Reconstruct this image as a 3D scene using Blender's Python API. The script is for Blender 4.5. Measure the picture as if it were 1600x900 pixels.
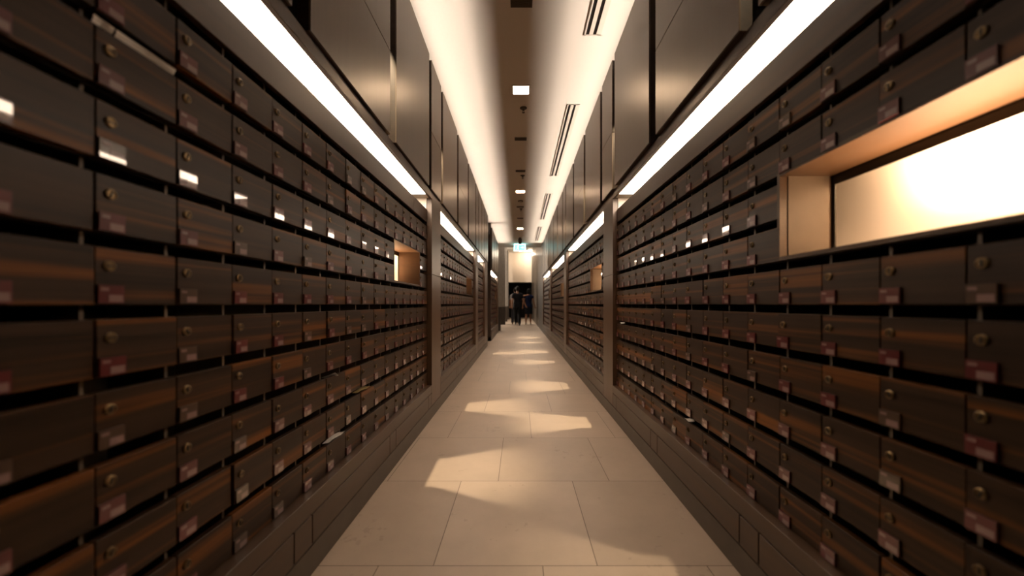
import bpy, bmesh, math, random
from mathutils import Vector, Matrix

for o in list(bpy.data.objects):
    bpy.data.objects.remove(o)
random.seed(7)
SC = bpy.context.scene
COL = SC.collection
PI = math.pi

# ------------------------------------------------------------------ camera, world, exposure
EYE = 1.0                      # eye height; heights written as EYE + h are relative to the eye
F = 575.0                      # focal length in pixels of the 1600 px wide frame
cam_data = bpy.data.cameras.new('camera')
cam_data.sensor_width = 36.0
cam_data.lens = 36.0 * F / 1600.0
cam_data.shift_x = -12.0 / 1600.0
cam_data.shift_y = 25.0 / 1600.0
cam_data.clip_start = 0.02
cam_data.dof.use_dof = True
cam_data.dof.focus_distance = 2.8
cam_data.dof.aperture_fstop = 1.3
cam = bpy.data.objects.new('camera', cam_data)
cam.location = (0, 0, EYE)
cam.rotation_euler = (PI / 2, 0, 0)
COL.objects.link(cam)
SC.camera = cam

world = bpy.data.worlds.new('world')
SC.world = world
world.use_nodes = True
world.node_tree.nodes['Background'].inputs['Color'].default_value = (1.0, 0.8, 0.6, 1)
world.node_tree.nodes['Background'].inputs['Strength'].default_value = 0.0

SC.view_settings.view_transform = 'Standard'
SC.view_settings.look = 'None'
SC.view_settings.gamma = 1.0
SC.view_settings.use_curve_mapping = False
SC.view_settings.exposure = 0.0
SC.cycles.use_denoising = True
SC.cycles.max_bounces = 10
SC.cycles.diffuse_bounces = 5
SC.cycles.glossy_bounces = 4
SC.cycles.sample_clamp_indirect = 6.0
SC.cycles.caustics_reflective = False
SC.cycles.caustics_refractive = False

STRIP_EMIT = 30.0               # soffit strip lights over the mailboxes
COVE_W = 5.8                  # cove tubes above the panels, W per metre
DOWN_EMIT = 90.0               # recessed square downlights
SPOT_W = 350.0                  # lamps behind the panel gaps
EXIT_EMIT = 6.0
NICHE_UP, NICHE_DOWN = 8.0, 8.5  # the two lamps in a niche's light box
HALL_W = 320.0
WASH_W = 70.0

WARM = (1.0, 0.83, 0.69)
WHITE_WARM = (1.0, 0.76, 0.56)

# ------------------------------------------------------------------ corridor measures
P = 3.22                       # bay rhythm
L0 = 2.856                     # 17 doors of 0.168
DW = 0.168
PITCH = 0.1415
DH = 0.112
ROW1_TOP = 0.677               # relative to the eye
Z_CEIL = EYE + 2.20
Z_PTOP = EYE + 2.09
Z_LIP0, Z_LIP1 = EYE + 0.923, EYE + 0.983
Z_BAND = EYE + 0.826
Z_BASE = 0.109
Z_GROOVE = 0.22
Z_LEDGE = 0.29
POST = {'left': 0.769, 'right': 0.815}
DOOR = {'left': 0.8105, 'right': 0.852}
PANEL = {'left': 0.755, 'right': 0.792}
SG = {'left': -1, 'right': 1}
BACK = 1.18                    # side walls behind the cabinets

def S(k):
    return 0.366 + P * k

# bays: (start, number of doors)
BAYS = {'left': [(S(0), 17), (S(1), 17), (S(2), 8), (10.05, 17)],
        'right': [(S(0), 17), (S(1), 17), (S(2), 17), (S(3), 17)]}
POSTS = {'left': [(0.0, S(0)), (S(0) + L0, S(1)), (S(1) + L0, S(2)), (S(2) + 8 * DW, 8.8), (10.05 + L0, 13.22)],
         'right': [(0.0, S(0)), (S(0) + L0, S(1)), (S(1) + L0, S(2)), (S(2) + L0, S(3)), (S(3) + L0, 13.22)]}

# ------------------------------------------------------------------ materials
def new_mat(name):
    m = bpy.data.materials.new(name)
    m.use_nodes = True
    nt = m.node_tree
    b = nt.nodes['Principled BSDF']
    return m, nt, b

def plain(name, col, rough=0.5, metal=0.0, coat=0.0, noise=0.0, spec=0.5):
    m, nt, b = new_mat(name)
    b.inputs['Base Color'].default_value = (*col, 1)
    b.inputs['Roughness'].default_value = rough
    b.inputs['Metallic'].default_value = metal
    b.inputs['Coat Weight'].default_value = coat
    b.inputs['Coat Roughness'].default_value = 0.04
    b.inputs['Specular IOR Level'].default_value = spec
    if noise:
        g = nt.nodes.new('ShaderNodeNewGeometry')
        n = nt.nodes.new('ShaderNodeTexNoise')
        n.inputs['Scale'].default_value = 9.0
        n.inputs['Detail'].default_value = 5.0
        nt.links.new(g.outputs['Position'], n.inputs['Vector'])
        r = nt.nodes.new('ShaderNodeValToRGB')
        r.color_ramp.elements[0].position = 0.3
        r.color_ramp.elements[1].position = 0.7
        r.color_ramp.elements[0].color = (*[c * (1 - noise) for c in col], 1)
        r.color_ramp.elements[1].color = (*[min(1, c * (1 + noise)) for c in col], 1)
        nt.links.new(n.outputs['Fac'], r.inputs['Fac'])
        nt.links.new(r.outputs['Color'], b.inputs['Base Color'])
    return m

def emit(name, col, strength):
    m, nt, b = new_mat(name)
    b.inputs['Base Color'].default_value = (0.8, 0.8, 0.8, 1)
    b.inputs['Emission Color'].default_value = (*col, 1)
    b.inputs['Emission Strength'].default_value = strength
    return m

def wood(name, dark, mid, streak, grain=(7, 0.9, 46), streak_amount=0.5, rough=0.45, spec=0.5, rough_var=0.08, coat=0.0, fine=0.42):
    """procedural veneer: fine grain stretched along one axis, broad warmer bands, each board offset by its own random."""
    m, nt, b = new_mat(name)
    N, K = nt.nodes.new, nt.links.new
    g = N('ShaderNodeNewGeometry')
    oi = N('ShaderNodeObjectInfo')
    off = N('ShaderNodeVectorMath'); off.operation = 'SCALE'
    off.inputs[0].default_value = (3.7, 11.3, 17.9)
    K(oi.outputs['Random'], off.inputs['Scale'])
    add = N('ShaderNodeVectorMath'); add.operation = 'ADD'
    K(g.outputs['Position'], add.inputs[0]); K(off.outputs[0], add.inputs[1])
    mul = N('ShaderNodeVectorMath'); mul.operation = 'MULTIPLY'
    mul.inputs[1].default_value = grain
    K(add.outputs[0], mul.inputs[0])
    n1 = N('ShaderNodeTexNoise'); n1.inputs['Scale'].default_value = 1.0
    n1.inputs['Detail'].default_value = 6; n1.inputs['Roughness'].default_value = 0.6
    n1.inputs['Distortion'].default_value = 0.4
    K(mul.outputs[0], n1.inputs['Vector'])
    r1 = N('ShaderNodeValToRGB')
    r1.color_ramp.elements[0].position = 0.32; r1.color_ramp.elements[0].color = (*dark, 1)
    r1.color_ramp.elements[1].position = 0.68; r1.color_ramp.elements[1].color = (*mid, 1)
    K(n1.outputs['Fac'], r1.inputs['Fac'])
    mul2 = N('ShaderNodeVectorMath'); mul2.operation = 'MULTIPLY'
    mul2.inputs[1].default_value = (grain[0] * 0.42, grain[1] * 0.42, grain[2] * fine)
    K(add.outputs[0], mul2.inputs[0])
    n2 = N('ShaderNodeTexNoise'); n2.inputs['Scale'].default_value = 1.0
    n2.inputs['Detail'].default_value = 3
    K(mul2.outputs[0], n2.inputs['Vector'])
    r2 = N('ShaderNodeValToRGB')
    r2.color_ramp.elements[0].position = 0.52; r2.color_ramp.elements[0].color = (0, 0, 0, 1)
    r2.color_ramp.elements[1].position = 0.70; r2.color_ramp.elements[1].color = (streak_amount,) * 3 + (1,)
    K(n2.outputs['Fac'], r2.inputs['Fac'])
    mix = N('ShaderNodeMix'); mix.data_type = 'RGBA'
    K(r2.outputs['Color'], mix.inputs['Factor'])
    K(r1.outputs['Color'], mix.inputs['A'])
    mix.inputs['B'].default_value = (*streak, 1)
    K(mix.outputs['Result'], b.inputs['Base Color'])
    mr = N('ShaderNodeMapRange')
    mr.inputs['To Min'].default_value = rough - rough_var
    mr.inputs['To Max'].default_value = rough + rough_var
    K(n1.outputs['Fac'], mr.inputs['Value'])
    K(mr.outputs['Result'], b.inputs['Roughness'])
    b.inputs['Specular IOR Level'].default_value = spec
    b.inputs['Coat Weight'].default_value = coat
    return m

M = {}
M['door'] = wood('door_veneer', (0.014, 0.0072, 0.0037), (0.038, 0.0190, 0.0090), (0.17, 0.060, 0.011), streak_amount=0.8, rough=0.42, spec=0.22, fine=0.7)
M['frame'] = wood('frame_veneer', (0.040, 0.022, 0.012), (0.064, 0.036, 0.020), (0.09, 0.046, 0.022), streak_amount=0.25, rough=0.40)
M['post'] = wood('post_veneer', (0.060, 0.032, 0.017), (0.084, 0.046, 0.025), (0.10, 0.052, 0.026), grain=(7, 30, 0.8), streak_amount=0.2, rough=0.36)
M['panel'] = wood('panel_veneer', (0.135, 0.096, 0.068), (0.155, 0.113, 0.081), (0.17, 0.115, 0.076), grain=(6, 26, 0.9), streak_amount=0.15, rough=0.34, rough_var=0.012, spec=0.9)
M['edge'] = wood('board_edge', (0.025, 0.012, 0.006), (0.045, 0.022, 0.010), (0.06, 0.03, 0.010), grain=(30, 30, 30), streak_amount=0.3, rough=0.6)
M['carcass'] = plain('carcass_black', (0.012, 0.010, 0.008), 0.7)
M['divider'] = plain('divider_wood', (0.10, 0.075, 0.052), 0.55, noise=0.15)
M['niche'] = wood('niche_veneer', (0.046, 0.025, 0.012), (0.060, 0.033, 0.016), (0.07, 0.038, 0.018), streak_amount=0.2, rough=0.40, spec=0.3)
M['black'] = plain('black_lacquer', (0.008, 0.007, 0.006), 0.4)
M['white_wall'] = plain('white_board', (0.86, 0.83, 0.78), 0.6)
M['ceiling'] = plain('ceiling_paint', (0.80, 0.75, 0.68), 0.9, spec=0.1)
M['hall_wall'] = plain('hall_paint', (0.78, 0.68, 0.58), 0.9, noise=0.02)
M['dark_wall'] = plain('dark_paint', (0.02, 0.016, 0.013), 0.8)
M['plank'] = wood('plank_veneer', (0.022, 0.016, 0.011), (0.042, 0.030, 0.021), (0.05, 0.034, 0.022), grain=(6, 9, 0.35), streak_amount=0.4, rough=0.4)
M['column'] = plain('column_stone', (0.25, 0.22, 0.19), 0.6, noise=0.12)
M['stone'] = plain('skirting_stone', (0.060, 0.045, 0.032), 0.42, noise=0.18)
M['brass'] = plain('lock_brass', (0.16, 0.11, 0.055), 0.35, metal=0.9)
M['lock_dark'] = plain('lock_slot', (0.01, 0.008, 0.006), 0.5)
M['red'] = plain('label_red', (0.085, 0.013, 0.014), 0.3, coat=1.0, noise=0.2)
M['brown_label'] = plain('label_brown', (0.06, 0.035, 0.022), 0.3, coat=1.0)
M['card'] = plain('label_card', (0.22, 0.135, 0.125), 0.4, coat=1.0)
M['paper'] = plain('letter_paper', (0.75, 0.72, 0.68), 0.7, noise=0.05)
M['kraft'] = plain('letter_kraft', (0.30, 0.22, 0.09), 0.6, noise=0.1)
M['strip'] = emit('strip_diffuser', WHITE_WARM, STRIP_EMIT)
M['down'] = emit('downlight_lens', (1.0, 0.66, 0.40), DOWN_EMIT)
M['trim_white'] = plain('white_trim', (0.72, 0.66, 0.58), 0.5)
M['grille'] = plain('grille_brown', (0.10, 0.07, 0.045), 0.6)
M['bronze'] = plain('sprinkler_metal', (0.06, 0.045, 0.03), 0.45, metal=0.6)
M['exit_white'] = emit('exit_white', (0.42, 0.97, 1.0), EXIT_EMIT * 0.6)
M['exit_green'] = emit('exit_green', (0.22, 1.0, 0.76), EXIT_EMIT * 0.16)
M['steel'] = plain('steel', (0.45, 0.43, 0.40), 0.3, metal=0.9)

def floor_material():
    m, nt, b = new_mat('floor_tiles')
    N, K = nt.nodes.new, nt.links.new
    g = N('ShaderNodeNewGeometry')
    sep = N('ShaderNodeSeparateXYZ'); K(g.outputs['Position'], sep.inputs[0])
    def math_(op, a, bb=None, cc=None):
        n = N('ShaderNodeMath'); n.operation = op
        for i, v in enumerate((a, bb, cc)):
            if v is None:
                continue
            if isinstance(v, (int, float)):
                n.inputs[i].default_value = v
            else:
                K(v, n.inputs[i])
        return n.outputs[0]
    TL, TW = 0.672, 0.627
    v = math_('DIVIDE', math_('SUBTRACT', sep.outputs['Y'], 0.062), TL)
    row = math_('FLOOR', v)
    fv = math_('SUBTRACT', v, row)
    sh = math_('MULTIPLY', math_('SUBTRACT', row, 1.0), 0.209)
    u = math_('DIVIDE', math_('SUBTRACT', math_('SUBTRACT', sep.outputs['X'], 0.088), sh), TW)
    colm = math_('FLOOR', u)
    fu = math_('SUBTRACT', u, colm)
    du = math_('MULTIPLY', math_('MINIMUM', fu, math_('SUBTRACT', 1.0, fu)), TW)
    dv = math_('MULTIPLY', math_('MINIMUM', fv, math_('SUBTRACT', 1.0, fv)), TL)
    d = math_('MINIMUM', du, dv)
    joint = math_('LESS_THAN', d, 0.0014)
    cmb = N('ShaderNodeCombineXYZ'); K(row, cmb.inputs[0]); K(colm, cmb.inputs[1])
    wn = N('ShaderNodeTexWhiteNoise'); wn.noise_dimensions = '2D'; K(cmb.outputs[0], wn.inputs['Vector'])
    n1 = N('ShaderNodeTexNoise'); n1.inputs['Scale'].default_value = 3.0; n1.inputs['Detail'].default_value = 8
    n1.inputs['Roughness'].default_value = 0.62
    K(g.outputs['Position'], n1.inputs['Vector'])
    r = N('ShaderNodeValToRGB')
    r.color_ramp.elements[0].position = 0.3; r.color_ramp.elements[0].color = (0.39, 0.315, 0.25, 1)
    r.color_ramp.elements[1].position = 0.7; r.color_ramp.elements[1].color = (0.46, 0.37, 0.295, 1)
    K(n1.outputs['Fac'], r.inputs['Fac'])
    tint = math_('MULTIPLY_ADD', wn.outputs['Value'], 0.12, 0.93)
    sc = N('ShaderNodeVectorMath'); sc.operation = 'SCALE'
    K(r.outputs['Color'], sc.inputs[0]); K(tint, sc.inputs['Scale'])
    # small scuffs
    n2 = N('ShaderNodeTexNoise'); n2.inputs['Scale'].default_value = 26.0; n2.inputs['Detail'].default_value = 4
    K(g.outputs['Position'], n2.inputs['Vector'])
    n3 = N('ShaderNodeTexNoise'); n3.inputs['Scale'].default_value = 2.3
    K(g.outputs['Position'], n3.inputs['Vector'])
    scuff = math_('MULTIPLY', math_('GREATER_THAN', math_('MULTIPLY', n2.outputs['Fac'], n3.outputs['Fac']), 0.385), 0.18)
    mx = N('ShaderNodeMix'); mx.data_type = 'RGBA'; K(scuff, mx.inputs['Factor'])
    K(sc.outputs[0], mx.inputs['A']); mx.inputs['B'].default_value = (0.12, 0.09, 0.06, 1)
    mj = N('ShaderNodeMix'); mj.data_type = 'RGBA'; K(joint, mj.inputs['Factor'])
    K(mx.outputs['Result'], mj.inputs['A']); mj.inputs['B'].default_value = (0.06, 0.042, 0.028, 1)
    K(mj.outputs['Result'], b.inputs['Base Color'])
    mr = N('ShaderNodeMapRange'); K(n1.outputs['Fac'], mr.inputs['Value'])
    mr.inputs['To Min'].default_value = 0.36; mr.inputs['To Max'].default_value = 0.48
    K(mr.outputs['Result'], b.inputs['Roughness'])
    b.inputs['Specular IOR Level'].default_value = 0.4
    return m
M['floor'] = floor_material()

# ------------------------------------------------------------------ helpers
class MB:
    """collects shapes and links them as ONE mesh object"""
    def __init__(self):
        self.v, self.f, self.mi = [], [], []
    def add(self, vs, fs, m=0):
        b = len(self.v)
        self.v += [tuple(p) for p in vs]
        for f in fs:
            self.f.append(tuple(i + b for i in f)); self.mi.append(m)
    def box(self, x0, x1, y0, y1, z0, z1, m=0):
        x0, x1 = min(x0, x1), max(x0, x1); y0, y1 = min(y0, y1), max(y0, y1); z0, z1 = min(z0, z1), max(z0, z1)
        vs = [(x, y, z) for z in (z0, z1) for y in (y0, y1) for x in (x0, x1)]
        self.add(vs, [(0, 2, 3, 1), (4, 5, 7, 6), (0, 1, 5, 4), (2, 6, 7, 3), (0, 4, 6, 2), (1, 3, 7, 5)], m)
    def cyl(self, c, axis, prof, n=16, m=0):
        """lathe: prof = [(t along axis, radius)]"""
        a = Vector(axis).normalized()
        u = a.orthogonal().normalized(); w = a.cross(u)
        vs, fs = [], []
        for t, r in prof:
            for k in range(n):
                an = 2 * PI * k / n
                vs.append(Vector(c) + a * t + (u * math.cos(an) + w * math.sin(an)) * r)
        for i in range(len(prof) - 1):
            for k in range(n):
                fs.append((i * n + k, i * n + (k + 1) % n, (i + 1) * n + (k + 1) % n, (i + 1) * n + k))
        fs.append(tuple(range(n - 1, -1, -1)))
        fs.append(tuple(range((len(prof) - 1) * n, len(prof) * n)))
        self.add(vs, fs, m)
    def tube(self, pts, n=12, m=0, flat=False):
        """pts = [(x, y, z, r side, r depth)], rounded ends; for limbs"""
        P3 = [Vector(p[:3]) for p in pts]
        R = [(p[3], p[4] if len(p) > 4 else p[3]) for p in pts]
        t0 = (P3[0] - P3[1]).normalized(); t1 = (P3[-1] - P3[-2]).normalized()
        if not flat:
            P3 = [P3[0] + t0 * R[0][0] * 0.7] + P3 + [P3[-1] + t1 * R[-1][0] * 0.7]
            R = [(R[0][0] * 0.45, R[0][1] * 0.45)] + R + [(R[-1][0] * 0.45, R[-1][1] * 0.45)]
        vs, fs = [], []
        for i, p in enumerate(P3):
            t = (P3[min(i + 1, len(P3) - 1)] - P3[max(i - 1, 0)]).normalized()
            ref = Vector((0, 1, 0)) if abs(t.y) < 0.9 else Vector((0, 0, 1))
            s = ref.cross(t).normalized(); d = t.cross(s)
            for k in range(n):
                an = 2 * PI * k / n
                vs.append(p + s * math.cos(an) * R[i][0] + d * math.sin(an) * R[i][1])
        for i in range(len(P3) - 1):
            for k in range(n):
                fs.append((i * n + k, i * n + (k + 1) % n, (i + 1) * n + (k + 1) % n, (i + 1) * n + k))
        fs.append(tuple(range(n - 1, -1, -1)))
        fs.append(tuple(range((len(P3) - 1) * n, len(P3) * n)))
        self.add(vs, fs, m)
    def prism(self, poly, y0, y1, m=0):
        """polygon in x-z extruded along y"""
        n = len(poly)
        vs = [(x, y0, z) for x, z in poly] + [(x, y1, z) for x, z in poly]
        fs = [tuple(range(n)), tuple(range(2 * n - 1, n - 1, -1))]
        fs += [(k, k + n, (k + 1) % n + n, (k + 1) % n) for k in range(n)]
        self.add(vs, fs, m)
    def mesh(self, name, mats, bevel=0.0, smooth=False):
        me = bpy.data.meshes.new(name)
        me.from_pydata(self.v, [], self.f)
        for mt in (mats if isinstance(mats, (list, tuple)) else [mats]):
            me.materials.append(mt)
        me.polygons.foreach_set('material_index', self.mi)
        bm = bmesh.new(); bm.from_mesh(me)
        bmesh.ops.recalc_face_normals(bm, faces=bm.faces)
        if bevel:
            bmesh.ops.bevel(bm, geom=list(bm.edges), offset=bevel, segments=1, affect='EDGES')
        bm.to_mesh(me); bm.free()
        if smooth:
            me.polygons.foreach_set('use_smooth', [True] * len(me.polygons))
        me.update()
        return me
    def build(self, name, mats, parent=None, bevel=0.0, smooth=False):
        return link(name, self.mesh(name, mats, bevel, smooth), parent)

def link(name, me, parent=None):
    o = bpy.data.objects.new(name, me)
    COL.objects.link(o)
    if parent is not None:
        o.parent = parent
    return o

def tag(o, label=None, cat=None, group=None, kind=None):
    for k, v in (('label', label), ('category', cat), ('group', group), ('kind', kind)):
        if v:
            o[k] = v
    return o

def empty(name, loc=(0, 0, 0), rz=0.0):
    o = bpy.data.objects.new(name, None)
    o.empty_display_size = 0.1
    o.location = loc; o.rotation_euler = (0, 0, rz)
    COL.objects.link(o)
    return o

def copy_tree(o, parent=None):
    c = o.copy(); COL.objects.link(c)
    if parent is not None:
        c.parent = parent
    for ch in [x for x in bpy.data.objects if x.parent == o]:
        copy_tree(ch, c)
    return c

def struct(name, mb, mats, bevel=0.0):
    return tag(mb.build(name, mats, bevel=bevel), kind='structure')

ORD = ['first', 'second', 'third', 'fourth', 'fifth', 'sixth', 'seventh', 'eighth', 'ninth', 'tenth', 'eleventh', 'twelfth', 'thirteenth', 'fourteenth']
# how each side of the corridor is told apart in the photograph
SIDE = {'left': 'opposite the slotted ceiling vents', 'right': 'under the slotted ceiling vents'}

# ------------------------------------------------------------------ the setting
Y_BACK = 25.2
mb = MB(); mb.box(-7, 1.4, -3.2, Y_BACK + 3, -0.06, 0.0); struct('floor', mb, M['floor'])

mb = MB()
mb.box(-1.4, 1.4, -3.2, 14.3, Z_CEIL, Z_CEIL + 0.12)
mb.box(-7, -1.4, 8.6, 14.3, Z_CEIL, Z_CEIL + 0.12)
mb.box(-7, 1.4, 14.18, 14.3, Z_CEIL + 0.12, 4.6)
mb.box(-7, 1.4, 14.3, Y_BACK + 3, 4.52, 4.6)
mb.box(-1.2, 0.52, 22.4, 22.9, 4.34, 4.52)
struct('ceiling', mb, M['ceiling'])

mb = MB()
mb.box(-BACK - 0.1, -BACK, -3.2, 8.8, 0, Z_CEIL)
mb.box(-BACK - 0.1, -BACK, 9.95, 13.22, 0, Z_CEIL)
struct('wall_left', mb, M['dark_wall'])
mb = MB(); mb.box(BACK, BACK + 0.1, -3.2, 13.22, 0, Z_CEIL); struct('wall_right', mb, M['dark_wall'])
mb = MB(); mb.box(-1.4, 1.4, -3.3, -3.2, 0, Z_CEIL); struct('wall_rear', mb, M['dark_wall'])
# the cross passage on the left
mb = MB(); mb.box(-3.1, -3.0, 8.6, 10.2, 0, Z_CEIL); mb.box(-3.0, -1.28, 8.6, 8.8, 0, Z_CEIL); mb.box(-3.0, -1.28, 9.95, 10.15, 0, Z_CEIL)
struct('wall_passage', mb, M['dark_wall'])
# plank wall beyond the mailboxes on the right
mb = MB()
y = 13.24
while y < Y_BACK - 0.01:
    y1 = min(y + 0.46, Y_BACK)
    mb.box(0.815, 0.9, y, y1 - 0.012, 0, 4.52)
    y = y1
mb.box(0.86, 0.98, 13.24, Y_BACK, 0, 4.52)
struct('wall_planks', mb, M['plank'])
# back wall above the dark doorway
mb = MB()
mb.box(-7, 1.4, Y_BACK, Y_BACK + 0.15, 2.49, 4.52)
mb.box(-7, -0.82, Y_BACK, Y_BACK + 0.15, 0, 2.49)
struct('wall_back', mb, M['hall_wall'])
mb = MB()
mb.box(-0.95, 0.98, Y_BACK + 2.5, Y_BACK + 2.6, 0, 2.6); mb.box(-0.95, -0.85, Y_BACK + 0.15, Y_BACK + 2.5, 0, 2.6)
mb.box(0.9, 0.98, Y_BACK + 0.15, Y_BACK + 2.5, 0, 2.6); mb.box(-0.95, 0.98, Y_BACK + 0.15, Y_BACK + 2.6, 2.55, 2.6)
struct('wall_doorway', mb, M['dark_wall'])
mb = MB(); mb.box(-7.1, -7, 8.6, Y_BACK + 0.1, 0, 4.6); struct('wall_hall', mb, M['hall_wall'])

def column(y0, y1, x1):
    b = MB()
    n = 4
    w = 0.40 / n
    for k in range(n):                       # fluted faces
        b.box(x1 - 0.40 + k * w, x1 - 0.40 + (k + 1) * w - 0.014, y0, y1, 0.86, 4.5)
    b.box(x1 - 0.39, x1 - 0.01, y0 + 0.012, y1 - 0.012, 0.86, 4.5)
    b.box(x1 - 0.42, x1 + 0.012, y0 - 0.02, y1 + 0.02, 0.0, 0.86, 1)
    return struct('column', b, [M['column'], M['plank']])
column(17.9, 18.3, -0.72)
column(20.9, 21.3, -0.72)
column(23.9, 24.3, -0.73)
mb = MB(); mb.box(-0.845, -0.71, 13.72, 13.8, 0, 0.88); mb.box(-0.845, -0.80, 13.26, 13.8, 0, 0.86)
struct('trim_20', mb, M['plank'])

# skirting, plinths, posts, lips, coves
for side in ('left', 'right'):
    s = SG[side]; px = POST[side]; dx = DOOR[side]; pn = PANEL[side]
    runs = [(0.0, 8.8), (9.95, 13.22)] if side == 'left' else [(0.0, 13.22)]
    mb = MB()
    for y0, y1 in runs:
        mb.box(s * px, s * (px + 0.08), y0, y1, 0, Z_BASE - 0.006)
    struct('baseboard_' + side, mb, M['stone'])
    # plinth under the mailboxes: ledge board and grooved lower boards
    mb = MB()
    for (y0, n) in BAYS[side]:
        y1 = y0 + n * DW
        mb.box(s * px, s * (dx + 0.06), y0 + 0.003, y1 - 0.003, Z_GROOVE + 0.003, Z_LEDGE)
        cuts = [y0 + 0.002]
        q = y0 + 0.04
        while q + 0.815 < y1:
            cuts += [q + 0.85, q + 0.96]
            q += 0.925 + 0.0
        cuts = sorted(c for c in cuts if c < y1 - 0.02) + [y1 - 0.002]
        for a, bb in zip(cuts[:-1], cuts[1:]):
            if bb - a > 0.02:
                mb.box(s * px, s * (px + 0.06), a + 0.003, bb - 0.003, Z_BASE, Z_GROOVE - 0.003)
        mb.box(s * (px + 0.02), s * (px + 0.1), y0, y1, Z_BASE - 0.004, Z_GROOVE + 0.01, 1)
    struct('trim_1' if side == 'left' else 'trim_2', mb, [M['frame'], M['carcass']], bevel=0.001)
    # posts
    mb = MB()
    for (y0, y1) in POSTS[side]:
        x0, x1 = s * px, s * (BACK - 0.01)
        mb.box(x0, x1, y0, y1, Z_BASE, EYE + 0.258)
        mb.box(x0, x1, y0, y1, EYE + 0.262, Z_LIP1)
        mb.box(s * (px + 0.006), x1, y0 + 0.004, y1 - 0.004, EYE + 0.2, EYE + 0.3, 1)
    struct('trim_3' if side == 'left' else 'trim_4', mb, [M['post'], M['carcass']], bevel=0.0015)
    # lip board in front of the strip lights, soffit behind it, unseen shelf and upstand added to keep cove light from the panel gaps
    mb = MB()
    for y0, y1 in runs:
        for (b0, n) in BAYS[side]:
            if y0 <= b0 < y1:
                mb.box(s * px, s * (px + 0.022), b0, b0 + n * DW, Z_LIP0, Z_LIP1 - 0.002)
                mb.box(s * (px + 0.022), s * (BACK - 0.01), b0, b0 + n * DW, Z_LIP0 + 0.012, Z_LIP1 - 0.002)
    struct('trim_5' if side == 'left' else 'trim_6', mb, M['post'], bevel=0.001)
    mb = MB()
    for y0, y1 in [(0.0, 13.22)]:
        mb.box(s * (pn + 0.052), s * (pn + 0.066), y0, y1, EYE + 1.86, Z_PTOP)
        mb.box(s * (pn + 0.066), s * (BACK - 0.001), y0, y1, EYE + 1.86, EYE + 1.88)
        mb.box(s * (BACK - 0.02), s * (BACK - 0.001), y0, y1, Z_LIP1, EYE + 1.86)
    struct('trim_7' if side == 'left' else 'trim_8', mb, M['carcass'])
# the end board of the far left block, floor to ceiling
mb = MB(); mb.box(-0.779, -1.17, 9.95, 10.045, 0, Z_CEIL - 0.001); struct('trim_9', mb, M['edge'])

# ------------------------------------------------------------------ mailbox cabinets
# cabinet frame: local +x faces the corridor, local +y runs to the viewer's right, z = floor up
def row_bottom(r):                            # r = 1 (top) .. 10
    return EYE + ROW1_TOP - PITCH * (r - 1) - DH

def door_layout(n):
    """(row, y0, width) of every door; the niche takes four doors of rows 3 and 4"""
    Lc = n * DW
    out = []
    for r in range(1, 11):
        for c in range(n):
            y0 = c * DW
            if r in (3, 4) and n == 17:
                if c >= 12:
                    continue
            out.append((r, y0, DW))
        if r in (3, 4) and n == 17:
            out.append((r, Lc - 0.24, 0.24))
    return out

def door_shape(b, w, m=0):
    b.box(-0.018, 0.0, 0.0012, w - 0.0012, 0, DH, m)

def lock_shape(b, m0=0, m1=1, at=(0, 0, 0)):
    x, y, z = at
    b.cyl((x, y, z), (1, 0, 0), [(0, 0.0105), (0.0035, 0.0105), (0.0045, 0.0085), (0.0032, 0.0075)], 14, m0)
    b.box(x + 0.003, x + 0.005, y - 0.0013, y + 0.0013, z - 0.006, z + 0.006, m1)

def label_shape(b, m0=0, m1=1, at=(0, 0, 0)):
    x, y, z = at
    b.box(x, x + 0.005, y, y + 0.047, z, z + 0.036, m0)
    b.box(x + 0.005, x + 0.0056, y + 0.018, y + 0.044, z + 0.003, z + 0.017, m1)
    b.box(x + 0.005, x + 0.0056, y + 0.004, y + 0.018, z + 0.025, z + 0.031, m1)

door_meshes, far_meshes = {}, {}
for w in (DW, 0.24):
    b = MB(); door_shape(b, w)
    door_meshes[w] = b.mesh('door', M['door'], bevel=0.0012)
    b = MB(); door_shape(b, w)
    lock_shape(b, 1, 2, (0, 0.025, 0.076)); label_shape(b, 3, 4, (0, 0.0025, 0.002))
    far_meshes[w] = b.mesh('door', [M['door'], M['brass'], M['lock_dark'], M['red'], M['card']])
b = MB(); lock_shape(b); lock_mesh = b.mesh('lock', [M['brass'], M['lock_dark']])
b = MB(); label_shape(b); label_mesh = b.mesh('label_plate', [M['red'], M['card']])
b = MB(); label_shape(b); label_mesh_brown = b.mesh('label_plate', [M['brown_label'], M['card']])

def seen_area(side, ystart, L, r, y0, w):
    s = SG[side]
    yc = y0 + w / 2
    Y = ystart + yc if side == 'left' else ystart + L - yc
    X = s * DOOR[side]; Z = row_bottom(r) + DH / 2
    if Y < 0.12:
        return 0
    u = 812 + F * X / Y; v = 475 - F * (Z - EYE) / Y
    if u < -60 or u > 1660 or v < -60 or v > 960:
        return 0
    return F * F * abs(X) * w * DH / Y ** 3

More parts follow.
